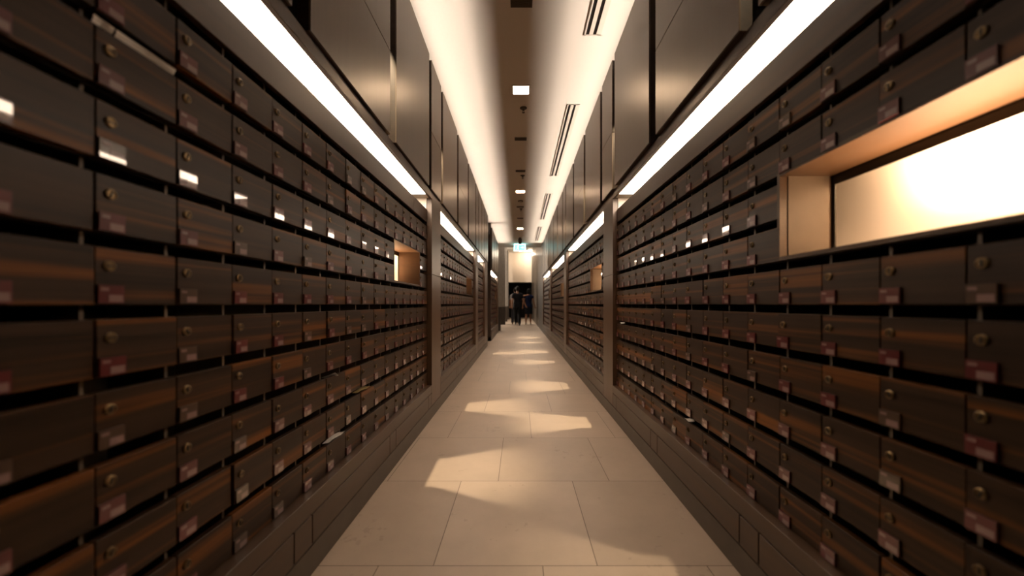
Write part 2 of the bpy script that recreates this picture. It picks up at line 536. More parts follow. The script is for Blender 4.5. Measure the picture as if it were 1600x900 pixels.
NICHE = {('left', 0): 0.5, ('left', 1): 0.25, ('right', 0): 1.0, ('right', 1): 0.9, ('right', 2): 0.5}
def make_cabinet(side, k, label):
    y0, n = BAYS[side][k]
    Lc = n * DW
    if side == 'left':
        root = empty('mailbox_cabinet', (-DOOR['left'], y0, 0), 0)
    else:
        root = empty('mailbox_cabinet', (DOOR['right'], y0 + Lc, 0), PI)
    tag(root, label, 'mailbox cabinet', 'banks of mailboxes along the corridor')
    near = k < 2
    depth = 0.16
    box_d = 0.30
    nich = n == 17
    ny0, ny1 = Lc - 0.84, Lc - 0.24
    nz0, nz1 = EYE + 0.142, EYE + 0.418
    # carcass: shelves at every row, dividers at every door edge, a back
    b = MB()
    zb = row_bottom(10)
    for r in range(1, 11):
        z = row_bottom(r)
        segs = [(0, Lc)]
        if nich and r == 3:
            segs = [(0, ny0 - 0.012), (ny1 + 0.012, Lc)]
        for a, c in segs:
            b.box(-0.022, -depth, a, c, z - 0.002, z + 0.006)
    b.box(-0.022, -depth, 0, Lc, zb + DH * 0, zb + 0.003)
    b.box(-depth, -depth - 0.01, 0, Lc, zb, Z_BAND - 0.02) if not nich else None
    if nich:
        b.box(-depth, -depth - 0.01, 0, ny0 - 0.02, zb, Z_BAND - 0.02)
        b.box(-depth, -depth - 0.01, ny1 + 0.02, Lc, zb, Z_BAND - 0.02)
        b.box(-depth, -depth - 0.01, ny0 - 0.02, ny1 + 0.02, zb, nz0)
        b.box(-depth, -depth - 0.01, ny0 - 0.02, ny1 + 0.02, nz1 + 0.01, Z_BAND - 0.02)
    b.box(-0.02, -depth, 0, Lc, Z_BAND - 0.02, Z_BAND - 0.012)
    for c in range(n + 1):
        yy = min(max(c * DW, 0.004), Lc - 0.004)
        if nich and ny0 + 0.01 < yy < ny1 - 0.01:
            spans = [(zb, nz0 - 0.004), (nz1 + 0.012, Z_BAND - 0.02)]
        else:
            spans = [(zb, Z_BAND - 0.02)]
        for a, c2 in spans:
            b.box(-0.026, -depth, yy - 0.0035, yy + 0.0035, a, c2, 1)
    b.build('carcass', [M['carcass'], M['divider']], root)
    # fascia over the top row
    b = MB()
    cut = Lc * 0.86
    b.box(0, -0.02, 0.0, cut - 0.001, EYE + 0.713, Z_BAND)
    b.box(0, -0.02, cut + 0.001, Lc, EYE + 0.713, Z_BAND)
    b.build('fascia', M['frame'], root, bevel=0.001)
    # niche: veneer lining with its black frame; behind it a lit white box
    if nich:
        b = MB()
        t = 0.012
        b.box(0.0, -0.17, ny0, ny1, nz0, nz0 + t)                       # sill
        b.box(0.0, -0.17, ny0 - t + 0.01, ny1 + t - 0.01, nz1, nz1 + t)     # soffit
        b.box(0.0, -0.17, ny0 - t, ny0, nz0, nz1 + t)
        b.box(0.0, -0.17, ny1, ny1 + t, nz0, nz1 + t)
        lin = b.build('niche', M['niche'], root)
        b = MB()
        b.box(-0.17, -0.174, ny0, ny1, nz1 - 0.03, nz1)
        b.box(-0.17, -0.174, ny0, ny1, nz0 + t, nz0 + t + 0.008)
        b.box(-0.17, -0.174, ny0, ny0 + 0.013, nz0 + t, nz1 - 0.03)
        b.box(-0.17, -0.174, ny1 - 0.004, ny1, nz0 + t, nz1 - 0.03)
        b.build('niche_frame', M['black'], lin)
        b = MB()
        a0, a1, t0, t1 = ny0 - 0.24, min(ny1 + 0.4, Lc - 0.02), nz0, nz1 + 0.07
        a0 = max(a0, 0.02)
        b.box(-box_d, -box_d + 0.008, a0, a1, t0, t1)
        b.box(-0.1765, -box_d, a0 - 0.008, a0, t0, t1)
        b.box(-0.1765, -box_d, a1, a1 + 0.008, t0, t1)
        b.box(-0.1765, -box_d, a0, a1, t1, t1 + 0.008)
        b.box(-0.1765, -box_d, a0, a1, t0 - 0.008, t0)
        b.box(-0.1765, -0.1745, a0, ny0 + 0.010, t0, t1, 1)
        b.box(-0.1765, -0.1745, ny1 - 0.003, a1, t0, t1, 1)
        b.box(-0.1765, -0.1745, ny0, ny1, nz1 - 0.028, t1, 1)
        tag(b.build('light_box', [M['white_wall'], M['black']], lin), 'white lit back panel')
        cy = ny1 - (0.10 if side == 'left' else 0.19)
        for e, x, z, dirv in ((NICHE_UP, -0.215, nz0 + 0.016, Vector((0.22, 0, 1.0))), (NICHE_DOWN, -0.205, nz1 + 0.045, Vector((-0.75, 0, -0.66)))):
            ld = bpy.data.lights.new('niche_lamp', 'AREA')
            ld.shape = 'RECTANGLE'; ld.size = 0.40; ld.size_y = 0.03
            ld.spread = math.radians(110 if x < -0.21 else 165)
            ld.color = (1.0, 0.60, 0.33); ld.energy = NICHE.get((side, k), 0.2) * e
            lo = bpy.data.objects.new('niche_lamp', ld); COL.objects.link(lo)
            lo.parent = root
            lo.location = (x, cy, z)
            zv = -dirv.normalized(); xv = Vector((0, 1, 0))
            lo.rotation_euler = Matrix((xv, zv.cross(xv), zv)).transposed().to_euler()
    # doors
    lay = door_layout(n)
    ranked = sorted(range(len(lay)), key=lambda i: -seen_area(side, y0, Lc, *lay[i]))
    top = set(ranked[:100])
    rest = MB()
    rnd = random.Random(100 * k + (1 if side == 'left' else 2))
    for i, (r, dy, w) in enumerate(lay):
        z = row_bottom(r)
        if i in top:
            o = link('door', (door_meshes if near else far_meshes)[w], root)
            o.location = (rnd.uniform(-0.0016, 0.0016), dy, z)
            if near:
                if rnd.random() < 0.16:                      # a few stand slightly ajar on their hinge
                    a = rnd.uniform(0.006, 0.035)
                    o.rotation_euler = (0, 0, a)
                    o.location.x += w * math.sin(a) * 0.0
                    # hinge on the viewer's right: swing the left edge out
                    o.rotation_euler = (0, 0, a)
                    o.location.x += w * math.sin(a)
                    o.location.y += w * (1 - math.cos(a))
                l = link('lock', lock_mesh, o)
                l.location = (0, 0.025, 0.076)
                l.rotation_euler = (rnd.choice([0, 0, 0.5, -0.4, PI / 2]), 0, 0)
                p = link('label_plate', label_mesh if rnd.random() < 0.75 else label_mesh_brown, o)
                p.location = (0.0004, 0.0025, 0.002)
                p.rotation_euler = (0, rnd.gauss(0, 0.012), rnd.gauss(0, 0.01))
        else:
            n0 = len(rest.v)
            door_shape(rest, w)
            lock_shape(rest, 1, 2, (0, 0.025, 0.076)); label_shape(rest, 3, 4, (0, 0.0025, 0.002))
            rest.v[n0:] = [(x, yy + dy, zz + z) for x, yy, zz in rest.v[n0:]]
    if rest.v:
        tag(rest.build('door_rows', [M['door'], M['brass'], M['lock_dark'], M['red'], M['card']], root), kind='stuff')
    return root

CAB_LABEL = {
    ('left', 0): 'large bank of dark wood mailbox doors filling the near wall opposite the bright white niche',
    ('left', 1): 'bank of small dark mailbox doors beyond the first wood post, opposite the vent side',
    ('left', 2): 'short narrow bank of mailbox doors just before the dark floor-to-ceiling end board',
    ('left', 3): 'bank of dark mailbox doors between the dark end board and the grey fluted columns',
    ('right', 0): 'large bank of dark wood mailbox doors with the wide glowing white niche',
    ('right', 1): 'bank of mailbox doors with an orange-lit niche beside the first post, under the ceiling vents',
    ('right', 2): 'bank of mailbox doors between second and third wood posts under the ceiling vents',
    ('right', 3): 'farthest bank of mailbox doors under the ceiling vents, ending at the vertical plank wall',
}
for side in ('left', 'right'):
    for k in range(len(BAYS[side])):
        make_cabinet(side, k, CAB_LABEL[(side, k)])

# ------------------------------------------------------------------ strip lights above the mailboxes
for side in ('left', 'right'):
    s = SG[side]; px = POST[side]
    for k, (y0, n) in enumerate(BAYS[side]):
        y1 = y0 + n * DW
        root = empty('strip_light', (s * (px + 0.1), (y0 + y1) / 2, Z_LIP0))
        tag(root, 'white strip light above the %s mailbox bank from the camera, %s' % (ORD[k], SIDE[side]), 'strip light', 'strip lights over the mailboxes')
        ya = 0.55 if k == 0 else 0.01
        b = MB(); b.box(-0.078, 0.097, -(y1 - y0) / 2 + ya, (y1 - y0) / 2 - 0.13, 0.002, 0.008)
        b.v = [(-s * x, y, z) for x, y, z in b.v]
        b.build('diffuser', M['strip'], root)
        b = MB()
        hl = (y1 - y0) / 2
        for e in (0.0985, -0.0795):
            b.box(e - 0.0012, e + 0.0012, -hl + 0.005, hl - 0.005, 0.0, 0.012)
        b.box(-0.078, 0.097, hl - 0.129, hl - 0.005, 0.003, 0.012)
        b.box(-0.09, 0.055, hl - 0.010, hl - 0.004, -0.095, 0.003)  # white end boards added to stand in for the lit post sides
        b.box(-0.09, 0.055, -hl + 0.004, -hl + 0.010, -0.095, 0.003)
        b.v = [(-s * x, y, z) for x, y, z in b.v]
        b.build('housing', M['trim_white'], root)

# ------------------------------------------------------------------ upper wall panels
def wall_panel(side, y0, y1, z0, z1, label, group):
    s = SG[side]; pn = PANEL[side]
    b = MB()
    b.box(s * pn, s * (pn + 0.008), y0, y1, z0, z1)
    b.box(s * (pn + 0.008), s * (pn + 0.05), y0 + 0.0005, y1 - 0.0005, z0 + 0.0005, z1 - 0.0005, 1)
    for v in range(len(b.v)):
        pass
    xc, yc = s * (pn + 0.025), (y0 + y1) / 2
    b.v = [(x - xc, y - yc, z - z0) for x, y, z in b.v]
    o = b.build('wall_panel', [M['panel'], M['edge']])
    o.location = (xc, yc, z0)
    tag(o, label, 'wall panel', group, 'thing')
ZS = EYE + 1.475
for side in ('left', 'right'):
    grp = 'wood panels above the mailboxes, ' + SIDE[side]
    spans = []
    for k, (y0, n) in enumerate(BAYS[side]):
        if n == 17:
            for i in range(3):
                a = y0 + 0.04 + 0.925 * i
                spans.append((a, a + 0.815, i == 1))
        else:
            spans += [(6.83, 7.30, False), (7.39, 7.86, True), (7.95, 8.25, False)]
        # the narrow panel over the following post
        q0 = POSTS[side][k + 1][0] - 0.067
        q1 = POSTS[side][k + 1][1] - 0.05
        if n != 17:
            q0 = 8.33
        spans.append((q0, q1, True))
    i = 0
    for (a, c, split) in spans:
        o_ = ORD[i] if i < len(ORD) else '%dth' % (i + 1)
        narrow = 'narrow ' if c - a < 0.6 else 'wide '
        if split:
            wall_panel(side, a, c, Z_LIP1 + 0.006, ZS - 0.003, narrow + 'lower wood panel, %s column from the camera, %s' % (o_, SIDE[side]), grp)
            wall_panel(side, a, c, ZS + 0.003, Z_PTOP, narrow + 'upper wood panel, %s column from the camera, %s' % (o_, SIDE[side]), grp)
        else:
            wall_panel(side, a, c, Z_LIP1 + 0.006, Z_PTOP, narrow + 'full-height wood panel, %s column from the camera, %s' % (o_, SIDE[side]), grp)
        i += 1

# ------------------------------------------------------------------ lamps that the photograph only shows by their light, and an added hall fill
def area(name, loc, size, size_y, energy, color, direction):
    d = bpy.data.lights.new(name, 'AREA')
    d.shape = 'RECTANGLE'; d.size = size; d.size_y = size_y; d.energy = energy; d.color = color
    o = bpy.data.objects.new(name, d); COL.objects.link(o)
    o.location = loc
    z = -Vector(direction).normalized()                     # local y stays along the corridor
    yv = (Vector((0, 1, 0)) - z * z.y).normalized()
    xv = yv.cross(z)
    o.rotation_euler = Matrix((xv, yv, z)).transposed().to_euler()
    return o
for side in ('left', 'right'):
    s = SG[side]
    runs = [(0.0, 8.8), (10.05, 13.2)] if side == 'left' else [(0.0, 13.2)]
    for (y0, y1) in [(1.1, 13.2)]:                             # cove tubes washing the ceiling
        o = area('cove_tube', (s * (PANEL[side] + 0.375), (y0 + y1) / 2, Z_PTOP - (0.068 if s < 0 else 0.058)), 0.03, y1 - y0, COVE_W * (y1 - y0), WARM, (-s, 0, 0.14))
        o.data.spread = math.radians(50)
def gap_lamp(side, y, k=1.0):
    s = SG[side]
    d = bpy.data.lights.new('gap_lamp', 'SPOT')
    d.energy = SPOT_W * k; d.color = (1.0, 0.78, 0.5); d.shadow_soft_size = 0.006
    d.spot_size = math.radians(27); d.spot_blend = 1.0
    o = bpy.data.objects.new('gap_lamp', d); COL.objects.link(o)
    o.location = (s * (PANEL[side] + 0.12), y, EYE + 1.827)
    o.rotation_euler = Vector((-s * 0.43, 0, -2.83)).to_track_quat('-Z', 'Y').to_euler()
for y in (S(0) + 0.04 + 0.925 * 2 - 0.055, S(1) - 0.005, S(2) - 0.005 + 0.5):
    gap_lamp('left', y)
for y in (S(0) + 0.04 + 0.87, S(0) + L0 - 0.11, S(1) + 0.04 + 0.87, S(1) + L0 - 0.11, S(2) + 0.04 + 0.87, S(2) + L0 - 0.11, S(3) + 0.04 + 0.87):
    gap_lamp('right', y, 0.4 if y < 2 else 1.0)
# hall beyond: light from the open left side, and the wash at the top of the plank wall
area('hall_lamp', (-4.5, 19.6, 2.9), 0.4, 0.4, HALL_W, (1.0, 0.86, 0.70), (1.0, 0, -0.55))
area('hall_fill', (-0.2, 18.2, 4.45), 1.2, 6.0, 70.0, (1.0, 0.82, 0.66), (0, 0, -1))  # unseen fill added to brighten the columns and hall floor
d = bpy.data.lights.new('wash_lamp', 'POINT'); d.energy = WASH_W; d.color = (1.0, 0.84, 0.64); d.shadow_soft_size = 0.08
o = bpy.data.objects.new('wash_lamp', d); COL.objects.link(o); o.location = (0.68, 24.3, 4.30)

# ------------------------------------------------------------------ ceiling fittings
CX = 0.013
DL = ['square recessed downlight in the ceiling, the one nearest the camera',
      'recessed downlight in the ceiling, middle one of the row of three',
      'recessed downlight in the ceiling just before the exit sign']
for q, yy in enumerate((3.776, 7.19, 10.72)):
    root = empty('ceiling_downlight', (CX, yy, Z_CEIL))
    tag(root, DL[q], 'downlight', 'downlights along the ceiling')
    b = MB(); b.box(-0.078, 0.078, -0.07, 0.07, -0.006, -0.0015); b.build('lens', M['down'], root)
    b = MB()
    for (x0, x1, y0, y1) in ((-0.092, 0.092, -0.084, -0.07), (-0.092, 0.092, 0.07, 0.084), (-0.092, -0.078, -0.07, 0.07), (0.078, 0.092, -0.07, 0.07)):
        b.box(x0, x1, y0, y1, -0.008, -0.0005)
    b.build('trim_ring', M['trim_white'], root)
GR = ['small brown ceiling grille cut by the top edge of the photo', 'small brown ceiling grille between the first two downlights, nearer to the camera',
      'small brown ceiling grille just before the sprinkler near the second downlight', 'small brown ceiling grille beside the third sprinkler, beyond the smoke detector', 'thin brown ceiling grille last before the third downlight']
for q, yy in enumerate((2.68, 4.90, 6.08, 8.33, 9.44)):
    root = empty('ceiling_grille', (CX + 0.0, yy, Z_CEIL))
    tag(root, GR[q], 'ceiling grille', 'small grilles along the ceiling')
    b = MB()
    for (x0, x1, y0, y1) in ((-0.08, 0.08, -0.045, -0.037), (-0.08, 0.08, 0.037, 0.045), (-0.08, -0.072, -0.037, 0.037), (0.072, 0.08, -0.037, 0.037)):
        b.box(x0, x1, y0, y1, -0.006, -0.0005)
    b.build('frame', M['grille'], root)
    b = MB()
    b.box(-0.072, 0.072, -0.037, 0.037, -0.002, -0.0005)
    for j in range(6):
        b.box(-0.072, 0.072, -0.033 + j * 0.0125, -0.028 + j * 0.0125, -0.005, -0.001)
    b.build('slats', M['grille'], root)
SP = ['dark ceiling sprinkler just beyond the nearest square downlight', 'dark ceiling sprinkler just beyond a small grille, before the second downlight', 'dark ceiling sprinkler farther off, beyond the second downlight']
for q, (xx, yy) in enumerate(((0.042, 4.13), (0.05, 6.30), (0.03, 8.50))):
    root = empty('ceiling_sprinkler', (xx, yy, Z_CEIL))
    tag(root, SP[q], 'sprinkler', 'sprinklers along the ceiling')
    b = MB(); b.cyl((0, 0, -0.012), (0, 0, 1), [(0, 0.022), (0.008, 0.040), (0.0115, 0.040)], 20); b.build('escutcheon', M['bronze'], root)
    b = MB(); b.cyl((0, 0, -0.034), (0, 0, 1), [(0, 0.008), (0.022, 0.010)], 12); b.box(-0.014, -0.010, -0.002, 0.002, -0.05, -0.02); b.box(0.010, 0.014, -0.002, 0.002, -0.05, -0.02)
    b.cyl((0, 0, -0.053), (0, 0, 1), [(0, 0.016), (0.003, 0.016)], 14)
    b.build('sprinkler_head', M['bronze'], root)
root = empty('smoke_detector', (CX + 0.005, 7.85, Z_CEIL))
tag(root, 'round tan smoke detector on the ceiling just beyond the second downlight', 'smoke detector')
b = MB(); b.cyl((0, 0, -0.018), (0, 0, 1), [(0, 0.05), (0.0175, 0.055)], 20); b.build('base', M['grille'], root)
b = MB(); b.cyl((0, 0, -0.045), (0, 0, 1), [(0, 0.02), (0.008, 0.034), (0.027, 0.038)], 20); b.build('chamber', M['trim_white'], root)
SD = ['slotted linear ceiling vent cut by the top edge of the photo', 'long slotted ceiling vent beside the nearest downlight', 'slotted ceiling vent between the second and third downlights', 'farthest slotted ceiling vent, close to the exit sign']
for q, (a, c) in enumerate(((0.85, 3.01), (4.05, 6.31), (7.32, 9.57), (10.5, 12.75))):
    root = empty('slot_vent', (0.595, (a + c) / 2, Z_CEIL))
    tag(root, SD[q], 'ceiling vent', 'slotted ceiling vents')
    h = (c - a) / 2
    b = MB()
    for (x0, x1) in ((-0.068, -0.056), (-0.030, 0.002), (0.028, 0.068)):
        b.box(x0, x1, -h, h, -0.004, -0.0005)
    for e in (-h, h - 0.01):
        b.box(-0.068, 0.068, e, e + 0.01, -0.004, -0.0005)
    b.build('frame', M['trim_white'], root)
    b = MB(); b.box(-0.056, -0.030, -h + 0.01, h - 0.01, -0.0015, -0.0005); b.box(0.002, 0.028, -h + 0.01, h - 0.01, -0.0015, -0.0005)
    b.build('slots', M['black'], root)
root = empty('security_camera', (0.01, 12.2, Z_CEIL))
tag(root, 'dark dome security camera hanging from the ceiling in front of the exit sign', 'security camera')
b = MB(); b.cyl((0, 0, -0.16), (0, 0, 1), [(0, 0.062), (0.11, 0.062), (0.13, 0.045), (0.1595, 0.045)], 20); b.build('body', M['grille'], root, smooth=False)
b = MB(); b.cyl((0, 0, -0.222), (0, 0, 1), [(0, 0.014), (0.012, 0.036), (0.03, 0.052), (0.062, 0.058)], 20); b.build('dome', M['black'], root, smooth=True)

# exit sign: luminous panel with the running figure and arrow
root = empty('exit_sign', (0.0, 13.45, Z_CEIL))
tag(root, 'glowing green and white exit sign with running figure, hung across the far ceiling', 'exit sign')
b = MB(); b.box(-0.21, 0.215, -0.02, 0.03, -0.262, -0.015); b.build('body', M['exit_white'], root, bevel=0.003)
b = MB(); b.box(-0.16, -0.15, 0, 0.01, -0.016, -0.0005); b.box(0.15, 0.16, 0, 0.01, -0.016, -0.0005); b.build('hanger', M['steel'], root)
b = MB(); b.box(-0.175, 0.18, -0.023, -0.0195, -0.235, -0.045); face = b.build('face', M['exit_green'], root)
b = MB()
y0, y1 = -0.026, -0.0225
b.cyl((-0.055, y1, -0.070), (0, -1, 0), [(0, 0.016), (0.0035, 0.016)], 14)
b.prism([(-0.078, -0.092), (-0.045, -0.090), (-0.058, -0.150), (-0.090, -0.150)], y0, y1)
b.prism([(-0.078, -0.092), (-0.085, -0.105), (-0.125, -0.118), (-0.122, -0.132), (-0.082, -0.120)], y0, y1)
b.prism([(-0.050, -0.092), (-0.020, -0.118), (-0.028, -0.128), (-0.056, -0.108)], y0, y1)
b.prism([(-0.062, -0.148), (-0.030, -0.170), (-0.034, -0.222), (-0.050, -0.222), (-0.052, -0.182), (-0.088, -0.160)], y0, y1)
b.prism([(-0.090, -0.150), (-0.068, -0.156), (-0.098, -0.205), (-0.140, -0.212), (-0.140, -0.196), (-0.108, -0.190)], y0, y1)
b.build('running_figure', M['exit_white'], face)
b = MB()
b.prism([(0.03, -0.128), (0.095, -0.128), (0.095, -0.095), (0.155, -0.140), (0.095, -0.185), (0.095, -0.152), (0.03, -0.152)], y0, y1)
b.build('arrow', M['exit_white'], face)

root = empty('ceiling_downlight', (0.03, 24.3, 4.52))
tag(root, 'small round downlight on the far hall ceiling below the exit sign', 'downlight', 'downlights along the ceiling')
b = MB(); b.cyl((0, 0, -0.02), (0, 0, 1), [(0, 0.10), (0.015, 0.10)], 20); b.build('lens', M['down'], root)
b = MB(); b.cyl((0, 0, -0.012), (0, 0, 1), [(0, 0.125), (0.0115, 0.125)], 20); b.build('trim_ring', M['trim_white'], root)

# ------------------------------------------------------------------ letters in the slots
def envelope(side, Y, rel_z, w, d, label, mat='paper', tilt=0.0, roll=0.0, out=0.007):
    s = SG[side]
    b = MB()
    nx, ny = 5, 3
    top = []
    for i in range(nx):
        for j in range(ny):
            u = i / (nx - 1) - 0.5; v = j / (ny - 1)
            top.append((v * d, u * w, 0.003 * math.sin(u * 6 + v * 2)))
    vs = top + [(x, y, z + 0.0012) for x, y, z in top]
    n = nx * ny
    fs = []
    for i in range(nx - 1):
        for j in range(ny - 1):
            a = i * ny + j
            fs.append((a, a + 1, a + ny + 1, a + ny)); fs.append((a + n, a + ny + n, a + ny + 1 + n, a + 1 + n))
    for j in range(ny - 1):
        fs.append((j, j + n, j + 1 + n, j + 1)); a = (nx - 1) * ny + j; fs.append((a, a + 1, a + 1 + n, a + n))
    for i in range(nx - 1):
        a = i * ny; fs.append((a, a + ny, a + ny + n, a + n)); a = i * ny + ny - 1; fs.append((a, a + n, a + ny + n, a + ny))
    b.add(vs, fs)
    o = b.build('envelope', M[mat])
    o.location = (s * (DOOR[side] - out), Y, EYE + rel_z)
    o.rotation_euler = (roll, tilt, PI if s < 0 else 0)
    return tag(o, label, 'letter', 'letters left in the slots')
z1 = 0.677 - PITCH * 1
envelope('left', 0.80, z1 + 0.014, 0.12, 0.014, 'white envelope lying in the top slot of the near bank, opposite the niche', tilt=1.0, roll=0.06, out=0.004)
envelope('left', 0.715, z1 + 0.014, 0.035, 0.014, 'scrap of white paper at the end of the top slot, nearest the photo edge', tilt=1.0, out=0.004)
envelope('left', 1.615, 0.677 - PITCH * 7 + 0.006, 0.03, 0.06, 'white folded paper corner sticking out under a lower mailbox door', tilt=0.3, roll=0.5)
envelope('left', 1.90, 0.677 - PITCH * 8 + 0.014, 0.15, 0.03, 'brownish green envelope wedged in a low slot of the near bank', 'kraft', tilt=-0.05, roll=0.0)
envelope('left', 1.62, 0.677 - PITCH * 9 + 0.012, 0.14, 0.03, 'thin white letter in the lowest slot of the near bank', tilt=0.1)
envelope('right', 3.06, 0.677 - PITCH * 6 + 0.013, 0.045, 0.03, 'crumpled white paper in a slot against the first wood post', tilt=-0.15, roll=0.1, out=0.012)
envelope('right', 1.86, 0.677 - PITCH * 9 + 0.010, 0.05, 0.03, 'pale letter edge in the lowest slot of the bank with the bright niche', tilt=-0.1)

# ------------------------------------------------------------------ the people walking away at the far end
SKIN = plain('skin', (0.42, 0.22, 0.14), 0.5)
HAIR = plain('hair', (0.008, 0.007, 0.006), 0.6, spec=0.2)
def cloth(name, c):
    return plain(name, c, 0.85, noise=0.2, spec=0.2)

def remesh(o, size):
    m = o.modifiers.new('remesh', 'REMESH'); m.mode = 'VOXEL'; m.voxel_size = size
    sm = o.modifiers.new('smooth', 'SMOOTH'); sm.factor = 0.5; sm.iterations = 3
    o.data.polygons.foreach_set('use_smooth', [True] * len(o.data.polygons))
    m.use_smooth_shade = True

def hand(b, wrist, direction, s):
    """palm, four bent fingers of unequal length and a thumb from the side of the palm"""
    d = Vector(direction).normalized(); w = Vector(wrist)
    side = Vector((0, 1, 0)) if abs(d.y) < 0.7 else Vector((0, 0, 1))
    nrm = d.cross(side).normalized(); side = nrm.cross(d).normalized()
    p1 = w + d * 0.085
    b.tube([(*(w), 0.024, 0.017), (*(w + d * 0.04), 0.036, 0.016), (*p1, 0.043, 0.014)], 10)
    for k, ln in enumerate((0.068, 0.076, 0.070, 0.055)):
        q = p1 - d * 0.006 + side * (k - 1.5) * 0.0225
        b.tube([(*q, 0.0095), (*(q + d * ln * 0.5 + nrm * 0.006 + side * (k - 1.5) * 0.002), 0.0085), (*(q + d * ln * 0.95 + nrm * 0.022 + side * (k - 1.5) * 0.003), 0.0078)], 8)
    q = w + d * 0.03 + side * 0.03
    b.tube([(*q, 0.012), (*(q + d * 0.03 + side * 0.018), 0.0105), (*(q + d * 0.058 + side * 0.022 + nrm * 0.008), 0.009)], 6)

def person(loc, H, J, label, top, bottom, shoe, hair_len=0.0, skirt=False, rz=0.0, sleeve=0.55, collar=None):
    """J = joints for a 1.75 m figure facing +y"""
    s = H / 1.75
    root = empty('person', loc, rz)
    tag(root, label, 'person', 'people walking away')
    g = lambda k: Vector(J[k])
    fem = 0.9 if skirt else 1.0
    b = MB()
    sl, sr = g('sl'), g('sr')
    mid = (sl + sr) / 2
    hip = (g('hl') + g('hr')) / 2
    torso = [(hip.x, hip.y, hip.z - 0.06, 0.15, 0.10), (hip.x, hip.y, hip.z + 0.03, 0.165, 0.115), (*(hip.lerp(mid, 0.35)), 0.142 * fem, 0.10),
             (*(hip.lerp(mid, 0.75)), 0.165 * fem, 0.115), (mid.x, mid.y, mid.z - 0.01, 0.15 * fem, 0.10), (mid.x, mid.y, mid.z + 0.04, 0.09, 0.075)]
    b.tube(torso, 18)
    hd = g('head')
    b.tube([(mid.x, mid.y, mid.z + 0.02, 0.062, 0.062), (*(Vector((mid.x, mid.y, mid.z)).lerp(hd, 0.55)), 0.054, 0.056)], 12)
    # head with jaw, nose, ears, eyes and mouth
    b.tube([(hd.x, hd.y + 0.02, hd.z - 0.085, 0.048, 0.058), (hd.x, hd.y + 0.01, hd.z - 0.03, 0.068, 0.085), (hd.x, hd.y, hd.z + 0.03, 0.077, 0.097), (hd.x, hd.y, hd.z + 0.08, 0.062, 0.08)], 16)
    b.tube([(hd.x, hd.y + 0.098, hd.z + 0.012, 0.009), (hd.x, hd.y + 0.112, hd.z - 0.022, 0.014)], 8)
    for e in (-1, 1):
        b.tube([(hd.x + e * 0.08, hd.y, hd.z + 0.02, 0.008, 0.018), (hd.x + e * 0.08, hd.y, hd.z - 0.02, 0.007, 0.013)], 8)
    for a in 'lr':
        S_, E_, W_ = g('s' + a), g('e' + a), g('w' + a)
        b.tube([(*(S_ + Vector((0, 0, -0.045))), 0.050), (*S_.lerp(E_, 0.4), 0.049), (*E_, 0.040), (*E_.lerp(W_, 0.3), 0.041), (*W_, 0.026)], 12)
        hand(b, W_, W_ - E_, s)
        Hh, Kk, Aa = g('h' + a), g('k' + a), g('a' + a)
        b.tube([(*Hh, 0.088), (*Hh.lerp(Kk, 0.4), 0.078), (*Kk, 0.054), (*Kk.lerp(Aa, 0.3), 0.056), (*Aa, 0.036)], 14)
        f = g('f' + a)
        b.tube([(*Aa, 0.036), (*Aa.lerp(f, 0.5), 0.036), (*f, 0.03)], 10)
    body = b.build('body', SKIN, root); remesh(body, 0.0052)
    for e in (-1, 1):
        q = MB(); q.tube([(hd.x + e * 0.031, hd.y + 0.086, hd.z + 0.016, 0.008, 0.006), (hd.x + e * 0.031, hd.y + 0.094, hd.z + 0.016, 0.007, 0.006)], 8)
        q.build('eye', HAIR, root)
    q = MB(); q.tube([(hd.x - 0.022, hd.y + 0.083, hd.z - 0.052, 0.006), (hd.x, hd.y + 0.088, hd.z - 0.054, 0.007), (hd.x + 0.022, hd.y + 0.083, hd.z - 0.052, 0.006)], 8)
    q.build('mouth', SKIN, root)
    # hair
    q = MB()
    q.tube([(hd.x, hd.y - 0.03, hd.z - 0.03, 0.074, 0.07), (hd.x, hd.y - 0.018, hd.z + 0.035, 0.087, 0.095), (hd.x, hd.y - 0.008, hd.z + 0.095, 0.07, 0.085)], 16)
    if hair_len:
        q.tube([(hd.x, hd.y - 0.06, hd.z + 0.03, 0.085, 0.05), (hd.x, hd.y - 0.075, hd.z - 0.07, 0.085, 0.04), (hd.x, hd.y - 0.08, hd.z - hair_len, 0.07, 0.03)], 14)
    h = q.build('hair', HAIR, root); remesh(h, 0.008)
    # top
    q = MB()
    tt = [(x, y, z, r + 0.018, d + 0.018) for x, y, z, r, d in torso]
    tt = [(tt[0][0], tt[0][1], tt[0][2] - 0.05, 0.20, 0.148), (tt[1][0], tt[1][1], tt[1][2], 0.196, 0.145)] + tt[2:]
    q.tube(tt, 18, flat=True)
    for a in 'lr':
        S_, E_ = g('s' + a), g('e' + a)
        q.tube([(mid.x + (S_.x - mid.x) * 0.25, mid.y, mid.z + 0.015, 0.070), (mid.x + (S_.x - mid.x) * 0.75, mid.y, mid.z + 0.002, 0.072), (*(S_ + Vector((0, 0, -0.025))), 0.074), (*S_.lerp(E_, sleeve), 0.064), (*S_.lerp(E_, sleeve + 0.12), 0.066)], 14, flat=True)
    t = q.build('shirt' if not skirt else 'blouse', top, root); remesh(t, 0.008)
    if collar is not None:
        q = MB(); q.cyl((mid.x, mid.y, mid.z + 0.035), (0, 0.1, 1), [(0, 0.085), (0.04, 0.07), (0.045, 0.062), (0.01, 0.07)], 16); q.build('collar', collar, root, smooth=True)
    # bottom
    q = MB()
